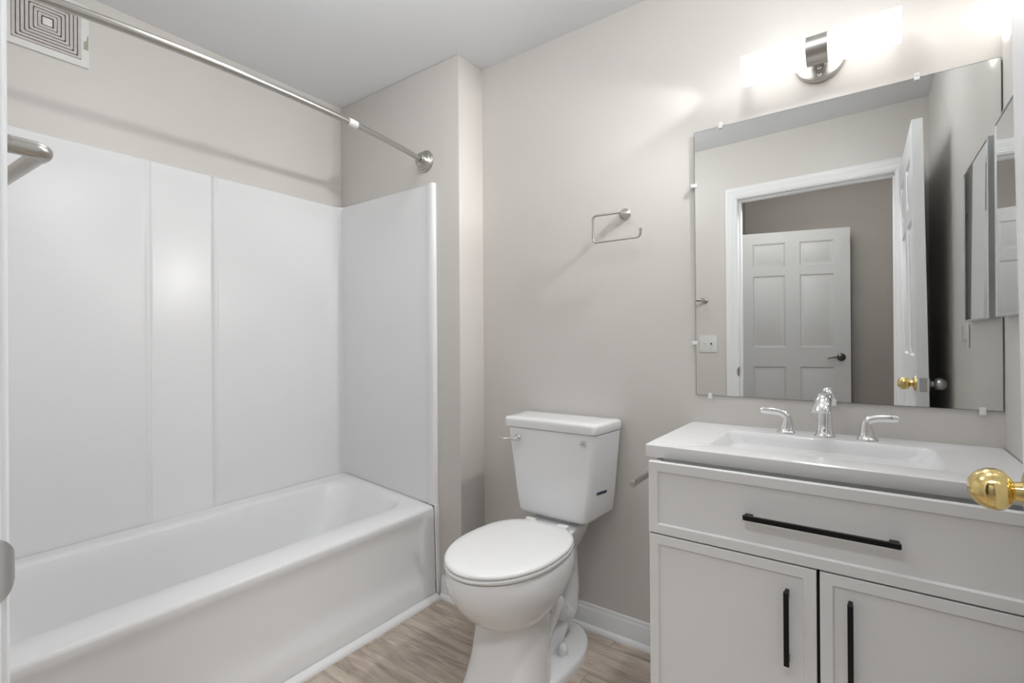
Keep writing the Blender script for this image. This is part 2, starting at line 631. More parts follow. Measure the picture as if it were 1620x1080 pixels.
# apron: profile swept along the length
bm = BM()
prof = [(-0.0005, 0.398, 0), (0.0005, 0.386, 0.1), (-0.004, 0.370, 0.6), (-0.011, 0.350, 1), (-0.014, 0.320, 1), (-0.0145, 0.17, 1), (-0.012, 0.140, 1),
        (-0.004, 0.105, 0.7), (0.004, 0.085, 0.3), (0.008, 0.060, 0), (0.0115, 0.0, 0)]
ys = [TY0, TY0 + 0.03, TY0 + 0.06] + [0.2 + 0.1 * k for k in range(13)] + [1.47, 1.50, 1.52, 1.535, 1.55, 1.565, 1.58, TY1]
rings = []
for y in [min(v, 1.6046) for v in ys]:
    f = smooth01((1.585 - y) / 0.075) * smooth01((y - TY0) / 0.06)
    ring = []
    for dx, z, k in prof:
        base = 0.0 + 0.0115 * (1 - z / 0.398)
        x = base + (dx - base) * (f if k > 0 else 1)
        ring.append(Vector((TX1 + x, y, z)))
    ring += [Vector((TX1 - 0.03, y, 0.0)), Vector((TX1 - 0.03, y, 0.395))]
    rings.append(ring)
loft(bm, rings)
obj('apron', bm, M['fiberglass'], tub, 50)
bm = BM()
add_lathe(bm, [(0, 0.030), (0.003, 0.030), (0.005, 0.024), (0.003, 0.010), (0.003, 0)], axis((-1.99, 0.56, 0.088), (0, 0, 1)), 24)
obj('drain', bm, M['chrome'], tub)

# ------------------------------------------------------------------ tub surround
sur = thing('tub_surround', 'glossy white moulded wall surround rising from the tub rim', 'tub surround', (-2.3, 0.83, 0.44))
SZ0, SZ1 = 0.430, 1.893
SX, SY = -2.306, 1.612


def swept_panel(name, path, zlo, topr=0.008):
    """path: list of (x, y, bx, by): the visible face and the vector to the wall behind it; the foot runs straight"""
    bm = BM()
    rings = []
    for (x, y, bx, by) in path:
        xf = SX if (by == 0) else x
        ring = [Vector((xf, y, zlo)), Vector((xf, y, zlo + 0.050)), Vector((x, y, zlo + 0.085)), Vector((x, y, SZ1 - topr)), Vector((x + bx * 0.15, y + by * 0.15, SZ1 - topr * 0.35)),
                Vector((x + bx, y + by, SZ1)), Vector((x + bx, y + by, zlo))]
        rings.append(ring)
    loft(bm, rings)
    return obj(name, bm, M['fiberglass'], sur, 60)


def back_off(y):
    d = 0.0
    d += 0.0105 * smooth01((y - 0.735) / 0.014) * (1 - smooth01((y - 0.965) / 0.010))
    d -= 0.004 * (math.exp(-((y - 0.730) / 0.008) ** 2) + math.exp(-((y - 0.982) / 0.006) ** 2))
    return d


ysl = sorted(set([0.064, 0.09, 0.2, 0.4, 0.6, 0.70] + [0.715 + 0.004 * k for k in range(12)] + [0.80, 0.86, 0.92, 0.95] +
                 [0.958 + 0.003 * k for k in range(14)] + [1.1, 1.3, 1.5, SY - 0.035]))
path = [(SX - back_off(y), y, -0.0135 + back_off(y), 0) for y in ysl]
# cove into the end panel
cr = 0.035
cove = []
for k in range(0, 9):
    a = R(180 - 90 * k / 8)
    cx, cy = SX + cr, SY - cr
    x, y = cx + cr * math.cos(a), cy + cr * math.sin(a)
    cove.append((x, y, -0.006 + 0 * a, 0.006))
swept_panel('back_panel', path + cove[:5], 0.400)
path = cove[4:]
for x in (-2.2, -2.0, -1.8, -1.70, -1.655):
    path.append((x, SY, 0, 0.0155))
for k in range(1, 9):
    a = k / 8
    path.append((-1.655 + 0.046 * a, SY + 0.0155 * smooth01((a - 0.55) / 0.45) - 0.006 * math.sin(PI * min(1, a / 0.9)), 0, 0.0155 - 0.0155 * smooth01((a - 0.55) / 0.45) + 0.006 * math.sin(PI * min(1, a / 0.9)) - 0.0002))


swept_panel('end_panel', path, 0.4145)
# front flange of the end panel running down beside the apron to the floor
bm = BM()
pl = [(-1.640, YE - 0.0005), (-1.642, SY + 0.002), (-1.640, SY - 0.004), (-1.634, SY - 0.007), (-1.612, SY - 0.006), (-1.603, SY - 0.002), (-1.600, SY + 0.006), (-1.600, YE - 0.0005)]
low = [(-1.5945, YE - 0.0005), (-1.5945, SY + 0.003), (-1.5940, SY - 0.004), (-1.5925, SY - 0.007), (-1.5895, SY - 0.006), (-1.5880, SY - 0.002), (-1.5875, SY + 0.006), (-1.5875, YE - 0.0005)]
mid = [(-1.6058, YE - 0.0005), (-1.6058, SY + 0.003), (-1.6055, SY - 0.004), (-1.6040, SY - 0.007), (-1.6000, SY - 0.006), (-1.5960, SY - 0.002), (-1.5950, SY + 0.006), (-1.5950, YE - 0.0005)]
rings = [[Vector((x, y, z)) for x, y in q_] for q_, z in ((low, 0.0), (mid, 0.400), (mid, 0.4140), (pl, 0.4142), (pl, 1.0), (pl, SZ1 - 0.002))]
top = [Vector((x * 0.6 + -1.621 * 0.4, y * 0.7 + (YE - 0.004) * 0.3, SZ1 + 0.003)) for x, y in pl]
loft(bm, rings + [top])
obj('front_flange', bm, M['fiberglass'], sur, 50)
bm = BM()
add_box(bm, (SX, TY0 - 0.013, 0.446), (-1.62, TY0 - 0.003, SZ1), 0.003)
obj('end_panel', bm, M['fiberglass'], sur)

# ------------------------------------------------------------------ shower rod
rod = thing('shower_rod', 'curved brushed nickel shower curtain rod above the tub', 'shower rod', (-1.665, YE, 2.008))
RZ = 2.004


def rodx(y):
    t = (y - 0.84) / 0.79
    return -1.583 - 0.088 * t * t


def rodpath(y0, y1, n):
    return [Vector((rodx(y0 + (y1 - y0) * k / n), y0 + (y1 - y0) * k / n, RZ)) for k in range(n + 1)]


bm = BM()
add_tube(bm, rodpath(0.075, 1.165, 40), 0.0130, 20)
obj('wide_tube', bm, M['nickel'], rod)
bm = BM()
add_tube(bm, rodpath(1.16, 1.575, 18), 0.0112, 20)
obj('narrow_tube', bm, M['nickel'], rod)
bm = BM()
add_tube(bm, rodpath(1.150, 1.192, 3), [0.0142, 0.0150, 0.0150, 0.0142], 20)
o = obj('coupling', bm, M['plastic'], rod)
o['label'] = 'pale plastic coupling sleeve'
bm = BM()
prof = [(0, 0.050), (0.006, 0.050), (0.009, 0.047), (0.010, 0.044), (0.014, 0.043), (0.019, 0.041), (0.022, 0.036), (0.030, 0.034), (0.040, 0.029), (0.047, 0.020), (0.048, 0.0)]
add_lathe(bm, prof, axis((rodx(1.6) - 0.004, YE - 0.0005, 2.006), (0.06, -1, 0)), 40)
obj('wall_flange', bm, M['nickel'], rod)
bm = BM()
add_lathe(bm, prof, axis((rodx(0.07), 0.040, 2.006), (0, 1, 0)), 40)
obj('wall_flange', bm, M['nickel'], rod)

# ------------------------------------------------------------------ exhaust vent grille on the wall above the tub
vent = thing('vent_grille', 'dusty square fan grille with concentric louvres high on the wall above the tub', 'vent', (XT, 0.440, 2.285))
bm = BM()
vy, vz = 0.440, 2.285


def sqring(bm, h0, h1, x0, x1, r, n=4):
    """square ring in the wall plane between half sizes h0<h1, from x0 (wall) to x1"""
    def ring(h, x, rr):
        return [Vector((x, vy + p.x, vz + p.y)) for p in rrect(-h, h, -h, h, 0, rr, n)]
    loft(bm, [ring(h1, x0, r), ring(h1, x1, r), ring(h0, x1, max(r - (h1 - h0), 0.002)), ring(h0, x0, max(r - (h1 - h0), 0.002))], False, False)


sqring(bm, 0.0905, 0.1135, XT + 0.0004, XT + 0.010, 0.004)
obj('frame', bm, M['plastic'], vent, 30)
bm = BM()
add_box(bm, (XT + 0.0004, vy - 0.0925, vz - 0.0925), (XT + 0.003, vy + 0.0925, vz + 0.0925))
obj('fan_opening', bm, M['vent_dark'], vent, 0)
bm = BM()
hs = [0.0895, 0.0785, 0.0675, 0.0565, 0.0455, 0.0345]
for h in hs:
    sqring(bm, h - 0.0082, h, XT + 0.003, XT + 0.013, min(0.006, h * 0.2))
sqring(bm, 0.0165, 0.0245, XT + 0.003, XT + 0.013, 0.005)
for s in (-1, 1):
    add_box(bm, (XT + 0.003, vy - 0.088, vz + s * 0.055 - 0.002), (XT + 0.006, vy + 0.088, vz + s * 0.055 + 0.002))
obj('louvre', bm, M['vent'], vent, 30)
bm = BM()
add_box(bm, (XT + 0.003, vy - 0.0135, vz - 0.0135), (XT + 0.013, vy + 0.0135, vz + 0.0135), 0.003)
obj('centre_cap', bm, M['plastic'], vent)
bm = BM()
loft(bm, [[Vector((x, y, z)) for y, z in ((0.5375, 2.237), (0.5385, 2.266), (0.5455, 2.270), (0.5485, 2.291), (0.5515, 2.291), (0.5510, 2.236))] for x in (XT + 0.0098, XT + 0.0104)])
o = obj('tape_scrap', bm, M['tape'], vent, 0)
o['label'] = 'torn beige tape scrap'

# ------------------------------------------------------------------ toilet
TXC = -0.978
toi = thing('toilet', 'white two piece toilet with its lid closed', 'toilet', (TXC, 1.45, 0))


def egg(hw, yf, yb, z, yc=None, n=56, pf=2.0, pb=2.6, xc=None):
    """plan outline: hw half width, yf front (small y), yb back, yc the widest place"""
    xc = TXC if xc is None else xc
    yc = (yf + (yb - yf) * 0.56) if yc is None else yc
    out = []
    for k in range(n):
        a = 2 * PI * k / n
        c, s = math.cos(a), math.sin(a)
        if s >= 0:
            x = hw * math.copysign(abs(c) ** (2 / pb), c)
            y = yc + (yb - yc) * abs(s) ** (2 / pb)
        else:
            x = hw * math.copysign(abs(c) ** (2 / pf), c)
            y = yc - (yc - yf) * abs(s) ** (2 / pf)
        out.append(Vector((xc + x, y, z)))
    return out


# bowl body: rim down to the waist
bm = BM()
rings = [
    egg(0.168, 1.100, 1.560, 0.447, 1.34),
    egg(0.177, 1.088, 1.575, 0.444, 1.34),
    egg(0.180, 1.085, 1.580, 0.436, 1.34),
    egg(0.180, 1.086, 1.590, 0.405, 1.34),
    egg(0.177, 1.095, 1.590, 0.370, 1.34),
    egg(0.167, 1.115, 1.560, 0.335, 1.34),
    egg(0.150, 1.145, 1.515, 0.300, 1.33),
    egg(0.130, 1.183, 1.480, 0.268, 1.33),
    egg(0.118, 1.208, 1.465, 0.254, 1.33),
    egg(0.108, 1.230, 1.455, 0.246, 1.33),
]
loft(bm, rings)
# rear deck that carries the tank
rings = []
for z, hw, y0, y1 in ((0.315, 0.036, 1.60, 1.700), (0.345, 0.056, 1.56, 1.715), (0.385, 0.078, 1.50, 1.730), (0.420, 0.092, 1.47, 1.740), (0.445, 0.101, 1.50, 1.745), (0.458, 0.104, 1.52, 1.748), (0.465, 0.101, 1.58, 1.747), (0.470, 0.085, 1.63, 1.745), (0.490, 0.080, 1.635, 1.740)):
    rings.append(rrect(TXC - hw, TXC + hw, y0, y1, z, 0.045, 8))
loft(bm, rings)
# front pedestal
rings = []
for z, hw, yf, yb in ((0.262, 0.122, 1.222, 1.50), (0.235, 0.121, 1.225, 1.485), (0.20, 0.121, 1.222, 1.475), (0.12, 0.126, 1.208, 1.472), (0.05, 0.136, 1.186, 1.476), (0.012, 0.144, 1.168, 1.480), (0.0, 0.144, 1.168, 1.480)):
    rings.append(egg(hw, yf, yb, z, yf + 0.13, pf=2.3, pb=2.0))
loft(bm, rings)
# base plate at the floor
rings = [egg(0.150, 1.20, 1.752, 0.0, 1.52, pb=2.1), egg(0.150, 1.20, 1.752, 0.022, 1.52, pb=2.1), egg(0.146, 1.205, 1.747, 0.030, 1.52, pb=2.1), egg(0.136, 1.215, 1.735, 0.034, 1.52, pb=2.1)]
loft(bm, rings)
# trapway: the inlet rises from the bowl, dips, and comes up into the rear neck
for s in (-1, 1):
    tw = fillet([(TXC + s * 0.022, 1.44, 0.03), (TXC + s * 0.030, 1.482, 0.13), (TXC + s * 0.040, 1.530, 0.200), (TXC + s * 0.040, 1.555, 0.205)], 0.05, 6)
    add_tube(bm, tw, [0.042] * len(tw), 20)
    tw = fillet([(TXC + s * 0.040, 1.500, 0.185), (TXC + s * 0.042, 1.550, 0.212), (TXC + s * 0.042, 1.590, 0.150), (TXC + s * 0.042, 1.655, 0.110), (TXC + s * 0.040, 1.675, 0.215), (TXC + s * 0.036, 1.668, 0.37)], 0.045, 7)
    add_tube(bm, tw, [0.034] * len(tw), 20)
    tw = [(TXC + s * 0.02, 1.50, 0.02), (TXC + s * 0.026, 1.56, 0.06), (TXC + s * 0.026, 1.61, 0.10)]
    add_tube(bm, tw, [0.040, 0.042, 0.040], 20)
bowl = obj('bowl', bm, M['porcelain'], toi, 50)
# bolt caps
for s in (-1, 1):
    bm = BM()
    add_lathe(bm, [(0, 0.021), (0.004, 0.021), (0.005, 0.015), (0.010, 0.0150), (0.018, 0.0185), (0.030, 0.0180), (0.040, 0.0125), (0.045, 0.005), (0.0455, 0)], axis((TXC + s * 0.092, 1.528, 0.0335), (0, 0, 1)), 24)
    obj('bolt_cap', bm, M['seat'], toi)

# tank
bm = BM()


def tank_ring(hf, hb, y0, y1, z, r=0.018, zb=None):
    """front half width hf, back half width hb; the underside rises towards the wall by zb"""
    out = []
    for p in rrect(-1.0 * hb, hb, y0, y1, z, r, 8):
        t = max(0.0, min(1.0, (p.y - y0) / (y1 - y0)))
        k = (hf + (hb - hf) * t) / hb
        yy = p.y + 0.010 * (p.x / hb) ** 2 * (1 - t)
        out.append(Vector((TXC + p.x * k, yy, z + (zb or 0) * t)))
    return out


rings = [tank_ring(0.120, 0.160, 1.612, 1.755, 0.4850, 0.03, 0.024), tank_ring(0.140, 0.178, 1.598, 1.765, 0.4860, 0.026, 0.024), tank_ring(0.1485, 0.184, 1.591, 1.769, 0.4910, 0.022, 0.022), tank_ring(0.152, 0.186, 1.588, 1.771, 0.502, 0.020, 0.016),
         tank_ring(0.163, 0.193, 1.585, 1.774, 0.58, 0.020), tank_ring(0.178, 0.203, 1.582, 1.776, 0.70, 0.020), tank_ring(0.195, 0.214, 1.578, 1.779, 0.8195, 0.020)]
loft(bm, rings)
obj('tank', bm, M['porcelain'], toi, 50)


def lid_ring(d, z, r=0.02):
    fr, bk, y0, y1 = 0.205 - d, 0.221 - d, 1.569 + d, 1.784 - d
    ring = []
    base = rrect(-1, 1, 0, 1, 0, 0.0001, 8)
    rr = rrect(-0.215 + d, 0.215 - d, y0, y1, z, r, 8)
    for p in rr:
        t = (p.y - y0) / (y1 - y0)
        k = (fr + (bk - fr) * t) / (0.215 - d)
        yy = p.y + 0.014 * (p.x / 0.215) ** 2 * (1 - t)
        ring.append(Vector((TXC - 0.006 + p.x * k, yy, z)))
    return ring


bm = BM()
loft(bm, [lid_ring(0.008, 0.8205), lid_ring(0.002, 0.822), lid_ring(0.0005, 0.826), lid_ring(0.0, 0.848), lid_ring(0.0012, 0.8535), lid_ring(0.005, 0.8580), lid_ring(0.012, 0.8598), lid_ring(0.05, 0.8608)])
obj('tank_lid', bm, M['porcelain'], toi, 50)

# seat ring and seat lid
bm = BM()
loft(bm, [egg(0.170, 1.100, 1.560, 0.4475, 1.335), egg(0.181, 1.084, 1.572, 0.449, 1.335), egg(0.185, 1.079, 1.576, 0.456, 1.335), egg(0.184, 1.081, 1.575, 0.4615, 1.335), egg(0.178, 1.088, 1.568, 0.4635, 1.335)])
obj('seat', bm, M['seat'], toi, 50)
bm = BM()
loft(bm, [egg(0.174, 1.092, 1.564, 0.4640, 1.335), egg(0.1825, 1.082, 1.572, 0.4655, 1.335), egg(0.1845, 1.080, 1.574, 0.470, 1.335), egg(0.1825, 1.083, 1.572, 0.476, 1.335), egg(0.175, 1.092, 1.563, 0.4800, 1.335), egg(0.150, 1.125, 1.535, 0.4815, 1.335), egg(0.08, 1.22, 1.45, 0.4822, 1.335)])
obj('seat_lid', bm, M['seat'], toi, 50)
for s in (-1, 1):
    bm = BM()
    add_box(bm, (TXC + s * 0.07 - 0.022, 1.556, 0.4645), (TXC + s * 0.07 + 0.022, 1.580, 0.484), 0.006)
    obj('seat_hinge', bm, M['seat'], toi)

# flush lever on the tank front
lev = (TXC - 0.143, 1.5860, 0.779)
bm = BM()
add_lathe(bm, [(0, 0.0145), (0.004, 0.0145), (0.007, 0.012), (0.016, 0.0105), (0.020, 0.008), (0.021, 0)], axis(lev, (0, -1, 0)), 24)
add_tube(bm, [(lev[0], lev[1] - 0.015, lev[2] - 0.001), (lev[0] - 0.02, lev[1] - 0.020, lev[2] - 0.0025), (lev[0] - 0.045, lev[1] - 0.030, lev[2] - 0.002), (lev[0] - 0.062, lev[1] - 0.042, lev[2] + 0.001)],
         [0.009, 0.0055, 0.0036, 0.003], 14, flat=[0.009, 0.006, 0.006, 0.005])
o = obj('flush_lever', bm, M['chrome'], toi)
o['label'] = 'chrome flush lever'
# round water-drop sticker on the tank front
bm = BM()
sx, sz, sy = TXC + 0.146, 0.787, 1.5845
add_lathe(bm, [(0, 0.0125), (0.0004, 0.0125), (0.0004, 0)], axis((sx, sy, sz), (0.03, -1, 0)), 28)
st = obj('sticker', bm, M['sticker'], toi, 0)
bm = BM()
pts = []
for k in range(24):
    a = 2 * PI * k / 24
    r = 0.0034
    x, z = r * math.sin(a), -r * math.cos(a)
    if z > 0:
        z = z * 1.9
        x *= (1 - z / 0.0068)
    pts.append((x, z))
loft(bm, [[Vector((sx + x, sy - d, sz - 0.001 + z)) for x, z in pts] for d in (0.0003, 0.0009)])
for k in range(10):
    a0 = R(15 + 34 * k)
    a1 = a0 + R(17)
    if 4 <= k <= 4:
        continue
    loft(bm, [[Vector((sx + r * math.sin(a), sy - d, sz + r * math.cos(a))) for r, a in ((0.0088, a0), (0.0105, a0), (0.0105, a1), (0.0088, a1))] for d in (0.0003, 0.0009)])
obj('water_drop_print', bm, M['grey_print'], st, 0)
# blue printed bar on the side of the tank
bm = BM()


def tank_side_x(y, z):
    tz = (z - 0.58) / 0.12
    hf, hb = 0.163 + 0.015 * tz, 0.193 + 0.010 * tz
    y0, y1 = 1.585, 1.774
    return TXC + hf + (hb - hf) * (y - y0) / (y1 - y0)


pts = [(1.640, 0.592), (1.702, 0.590), (1.702, 0.600), (1.640, 0.602)]
loft(bm, [[Vector((tank_side_x(y, z) + d, y, z)) for y, z in pts] for d in (-0.0004, 0.0007)])
o = obj('printed_mark', bm, M['blue'], toi, 0)
o['label'] = 'dark blue printed bar'

# ------------------------------------------------------------------ vanity cabinet
VX0, VX1 = -0.478, 0.2745
VYF = 1.286
van = thing('vanity_cabinet', 'white vanity cabinet with one wide drawer above two doors', 'cabinet', ((VX0 + VX1) / 2, 1.55, 0))
bm = BM()
add_box(bm, (VX0 + 0.002, 1.304, 0.10), (VX0 + 0.020, YW - 0.016, 0.8300))        # sides
add_box(bm, (VX1 - 0.018, 1.304, 0.10), (VX1, YW - 0.016, 0.8300))
add_box(bm, (VX0 + 0.020, 1.312, 0.10), (VX1 - 0.018, YW - 0.016, 0.118))
add_box(bm, (VX0 + 0.020, YW - 0.030, 0.118), (VX1 - 0.018, YW - 0.016, 0.8355))
add_box(bm, (VX0 + 0.020, 1.345, 0.775), (VX1 - 0.018, 1.360, 0.8355))
add_box(bm, (VX0 + 0.004, 1.37, 0.0), (VX0 + 0.020, YW - 0.03, 0.10))
add_box(bm, (VX1 - 0.020, 1.37, 0.0), (VX1 - 0.004, YW - 0.03, 0.10))
add_box(bm, (VX0 + 0.020, 1.37, 0.0), (VX1 - 0.020, 1.386, 0.10))
obj('carcass', bm, M['cabinet'], van, 0)
bm = BM()
add_box(bm, (VX0 + 0.020, 1.313, 0.118), (VX1 - 0.018, 1.318, 0.775))  # dark sheet standing in for the shade seen through the door gaps
obj('gap_shade_sheet', bm, M['cabinet_dark'], van, 0)


def shaker(x0, x1, z0, z1, yf, fr=0.0235, th=0.016, rec=0.0055, ch=0.004):
    bm = BM()
    def ring(i, y):
        return [Vector((x0 + i, y, z0 + i)), Vector((x1 - i, y, z0 + i)), Vector((x1 - i, y, z1 - i)), Vector((x0 + i, y, z1 - i))]
    loft(bm, [ring(0, yf + th), ring(0, yf + 0.0012), ring(0.0012, yf), ring(fr, yf), ring(fr + 0.0008, yf + 0.0008), ring(fr + ch, yf + rec)])
    return bm


def pull_bm(a, b, out, w=0.0105, t=0.009, so=0.028, post=0.018):
    """bar pull from a to b (points on the front face), projecting along out"""
    a, b, out = Vector(a), Vector(b), Vector(out)
    d = (b - a).normalized()
    side = d.cross(out)
    bm = BM()
    tb = bmesh.new()
    L = (b - a).length
    fr = Matrix((d, side, out)).transposed().to_4x4()
    fr.translation = a
    # grip bar with rounded ends
    ring = []
    n = 8
    for k in range(n + 1):
        an = R(-90 + 180 * k / n)
        ring.append((L - t * 0.6 + t * 0.6 * math.cos(an), so - t / 2 + t / 2 * math.sin(an)))
    for k in range(n + 1):
        an = R(90 + 180 * k / n)
        ring.append((t * 0.6 + t * 0.6 * math.cos(an), so - t / 2 + t / 2 * math.sin(an)))
    loft(tb, [[Vector((x, s, z)) for x, z in ring] for s in (-w / 2, -w / 2)][:1] + [[Vector((x, s, z)) for x, z in ring] for s in (w / 2,)])
    merge(bm, tb, fr)
    for x0 in (0.002, L - post - 0.002):
        add_box(bm, (x0, -w / 2 + 0.0008, 0.0005), (x0 + post, w / 2 - 0.0008, so - 0.003), 0.0015, 1, fr)
    return bm


dz0, dz1 = 0.6455, 0.8350
dr = obj('drawer', shaker(VX0, VX1, dz0, dz1, VYF), M['cabinet'], van, 30)
o = obj('pull_handle', pull_bm((-0.2405, VYF, 0.7385), (0.0560, VYF, 0.7385), (0, -1, 0)), M['black'], dr, 40)
o['label'] = 'long matte black bar pull'
d1 = obj('door', shaker(VX0 + 0.0015, -0.0935, 0.105, 0.6415, VYF), M['cabinet'], van, 30)
o = obj('pull_handle', pull_bm((-0.1505, VYF, 0.418), (-0.1505, VYF, 0.588), (0, -1, 0)), M['black'], d1, 40)
o['label'] = 'matte black bar pull'
d2 = obj('door', shaker(-0.0870, VX1, 0.105, 0.6415, VYF), M['cabinet'], van, 30)
o = obj('pull_handle', pull_bm((-0.0305, VYF, 0.426), (-0.0305, VYF, 0.596), (0, -1, 0)), M['black'], d2, 40)
o['label'] = 'matte black bar pull'

# ------------------------------------------------------------------ vanity top with the moulded basin
vt = thing('washbasin', 'white vanity top with a moulded rectangular basin', 'sink', (-0.107, 1.56, 0.833))
CX0, CX1, CY0, CY1, CZ = -0.503, 0.2880, 1.331, YW - 0.001, 0.8715
bm = BM()
BX0, BX1, BY0, BY1 = -0.353, 0.140, 1.420, 1.676
NN = 8
rings = [
    rrect(CX0 + 0.001, CX1 - 0.001, CY0 + 0.001, CY1, 0.8365, 0.003, NN),
    rrect(CX0, CX1, CY0, CY1, 0.8380, 0.003, NN),
    rrect(CX0, CX1, CY0, CY1, CZ - 0.003, 0.003, NN),
    rrect(CX0 + 0.003, CX1, CY0 + 0.003, CY1, CZ, 0.004, NN),
    rrect(BX0 - 0.010, BX1 + 0.010, BY0 - 0.010, BY1 + 0.010, CZ, 0.036, NN),
    rrect(BX0 - 0.004, BX1 + 0.004, BY0 - 0.004, BY1 + 0.004, CZ - 0.0010, 0.034, NN),
    rrect(BX0, BX1, BY0, BY1, CZ - 0.0045, 0.032, NN),
    rrect(BX0 + 0.006, BX1 - 0.008, BY0 + 0.004, BY1 - 0.004, CZ - 0.016, 0.032, NN),
    rrect(BX0 + 0.030, BX1 - 0.060, BY0 + 0.012, BY1 - 0.012, CZ - 0.070, 0.040, NN),
    rrect(BX0 + 0.050, BX1 - 0.090, BY0 + 0.022, BY1 - 0.022, CZ - 0.095, 0.045, NN),
    rrect(BX0 + 0.085, BX1 - 0.130, BY0 + 0.045, BY1 - 0.045, CZ - 0.105, 0.045, NN),
    rrect(BX0 + 0.20, BX1 - 0.24, BY0 + 0.09, BY1 - 0.09, CZ - 0.109, 0.02, NN),
]
loft(bm, rings, True, True)
obj('basin_top', bm, M['counter'], vt, 40)
bm = BM()
add_lathe(bm, [(0, 0.022), (0.003, 0.022), (0.0045, 0.018), (0.002, 0.014), (0.006, 0.010), (0.007, 0)], axis((-0.104, 1.548, CZ - 0.1085), (0, 0, 1)), 24)
obj('drain_stopper', bm, M['chrome'], vt)

# ------------------------------------------------------------------ faucet (widespread, three pieces on one valve set)
fau = thing('faucet', 'chrome faucet with two lever handles standing behind the basin', 'faucet', (-0.102, 1.718, CZ))


def ell(cx, cy, z, rx, ry, n=28, p=2.0):
    return [Vector((cx + rx * math.copysign(abs(math.cos(2 * PI * k / n)) ** (2 / p), math.cos(2 * PI * k / n)), cy + ry * math.copysign(abs(math.sin(2 * PI * k / n)) ** (2 / p), math.sin(2 * PI * k / n)), z)) for k in range(n)]


fx, fy = -0.101, 1.722
sp_bm = BM()
loft(sp_bm, [ell(fx, fy, CZ + 0.0002, 0.0265, 0.022), ell(fx, fy, CZ + 0.004, 0.0265, 0.022), ell(fx, fy, CZ + 0.007, 0.0245, 0.020), ell(fx, fy, CZ + 0.009, 0.0215, 0.018),
             ell(fx, fy + 0.001, CZ + 0.04, 0.0195, 0.0165, p=2.6), ell(fx, fy + 0.003, CZ + 0.085, 0.0165, 0.014, p=2.6), ell(fx, fy + 0.004, CZ + 0.100, 0.0152, 0.012, p=2.6)])
# arched spout ending in a flared bell
path = [(fx, fy + 0.004, CZ + 0.085), (fx, fy + 0.001, CZ + 0.107), (fx - 0.001, fy - 0.011, CZ + 0.1215), (fx - 0.001, fy - 0.030, CZ + 0.1265), (fx - 0.002, fy - 0.050, CZ + 0.1230),
        (fx - 0.002, fy - 0.067, CZ + 0.1140), (fx - 0.003, fy - 0.079, CZ + 0.1020), (fx - 0.003, fy - 0.086, CZ + 0.0900), (fx - 0.003, fy - 0.089, CZ + 0.0830)]
add_tube(sp_bm, path, [0.0125, 0.0125, 0.0110, 0.0095, 0.0092, 0.0105, 0.0130, 0.0150, 0.0156], 26, flat=[0.0155, 0.0150, 0.0135, 0.0122, 0.0125, 0.0160, 0.0205, 0.0238, 0.0246])
spout = obj('spout', sp_bm, M['chrome'], fau, 50)
bm = BM()
add_tube(bm, [(fx, fy + 0.019, CZ + 0.05), (fx, fy + 0.021, CZ + 0.10), (fx, fy + 0.021, CZ + 0.108)], 0.003, 10)
add_lathe(bm, [(0, 0.004), (0.004, 0.0065), (0.010, 0.0065), (0.013, 0.003), (0.0135, 0)], axis((fx, fy + 0.021, CZ + 0.106), (0, 0, 1)), 16)
obj('lift_rod', bm, M['chrome'], fau)
for s, hx in ((-1, -0.202), (1, 0.002)):
    bm = BM()
    hy = 1.722
    loft(bm, [ell(hx, hy, CZ + 0.0002, 0.0255, 0.021), ell(hx, hy, CZ + 0.004, 0.0255, 0.021), ell(hx, hy, CZ + 0.007, 0.0235, 0.019), ell(hx, hy, CZ + 0.009, 0.0195, 0.0165),
              ell(hx - s * 0.003, hy, CZ + 0.025, 0.0165, 0.0145), ell(hx - s * 0.004, hy, CZ + 0.045, 0.0130, 0.0125), ell(hx - s * 0.003, hy, CZ + 0.055, 0.0105, 0.011)])
    lp = [(hx - s * 0.005, hy, CZ + 0.036), (hx - s * 0.003, hy, CZ + 0.049), (hx + s * 0.006, hy - 0.001, CZ + 0.0595), (hx + s * 0.020, hy - 0.003, CZ + 0.0635), (hx + s * 0.042, hy - 0.005, CZ + 0.0655), (hx + s * 0.062, hy - 0.007, CZ + 0.0665), (hx + s * 0.070, hy - 0.008, CZ + 0.0655)]
    add_tube(bm, lp, [0.0125, 0.0115, 0.0085, 0.0060, 0.0050, 0.0050, 0.003], 20, flat=[0.0125, 0.0120, 0.0110, 0.0100, 0.0100, 0.0100, 0.006])
    obj('lever_handle', bm, M['chrome'], fau, 50)

# ------------------------------------------------------------------ wall mirror (leans a hair into the room)
mir = thing('wall_mirror', 'large frameless wall mirror above the vanity', 'mirror', (-0.099, YW - 0.0045, 0.968))
MX0, MX1, MZ0, MZ1 = -0.488, 0.290, 0.968, 1.892
bm = BM()
loft(bm, [[Vector((x, YW - 0.0075, z)) for x, z in ((MX0, MZ0), (MX1, MZ0), (MX1, MZ1), (MX0, MZ1))],
          [Vector((x, YW - 0.0015, z)) for x, z in ((MX0, MZ0), (MX1, MZ0), (MX1, MZ1), (MX0, MZ1))]], False, True)
obj('glass_edge', bm, M['glass_edge'], mir, 0)
bm = BM()
vs = [bm.verts.new((x, YW - 0.0076, z)) for x, z in ((MX0 + 0.0012, MZ0 + 0.0012), (MX1 - 0.0012, MZ0 + 0.0012), (MX1 - 0.0012, MZ1 - 0.0012), (MX0 + 0.0012, MZ1 - 0.0012))]
vb = [bm.verts.new((v.co.x, YW - 0.0066, v.co.z)) for v in vs]
bm.faces.new(vs)
bm.faces.new(list(reversed(vb)))
for i in range(4):
    j = (i + 1) % 4
    bm.faces.new((vs[j], vs[i], vb[i], vb[j]))
obj('silvered_glass', bm, M['mirror'], mir, 0)
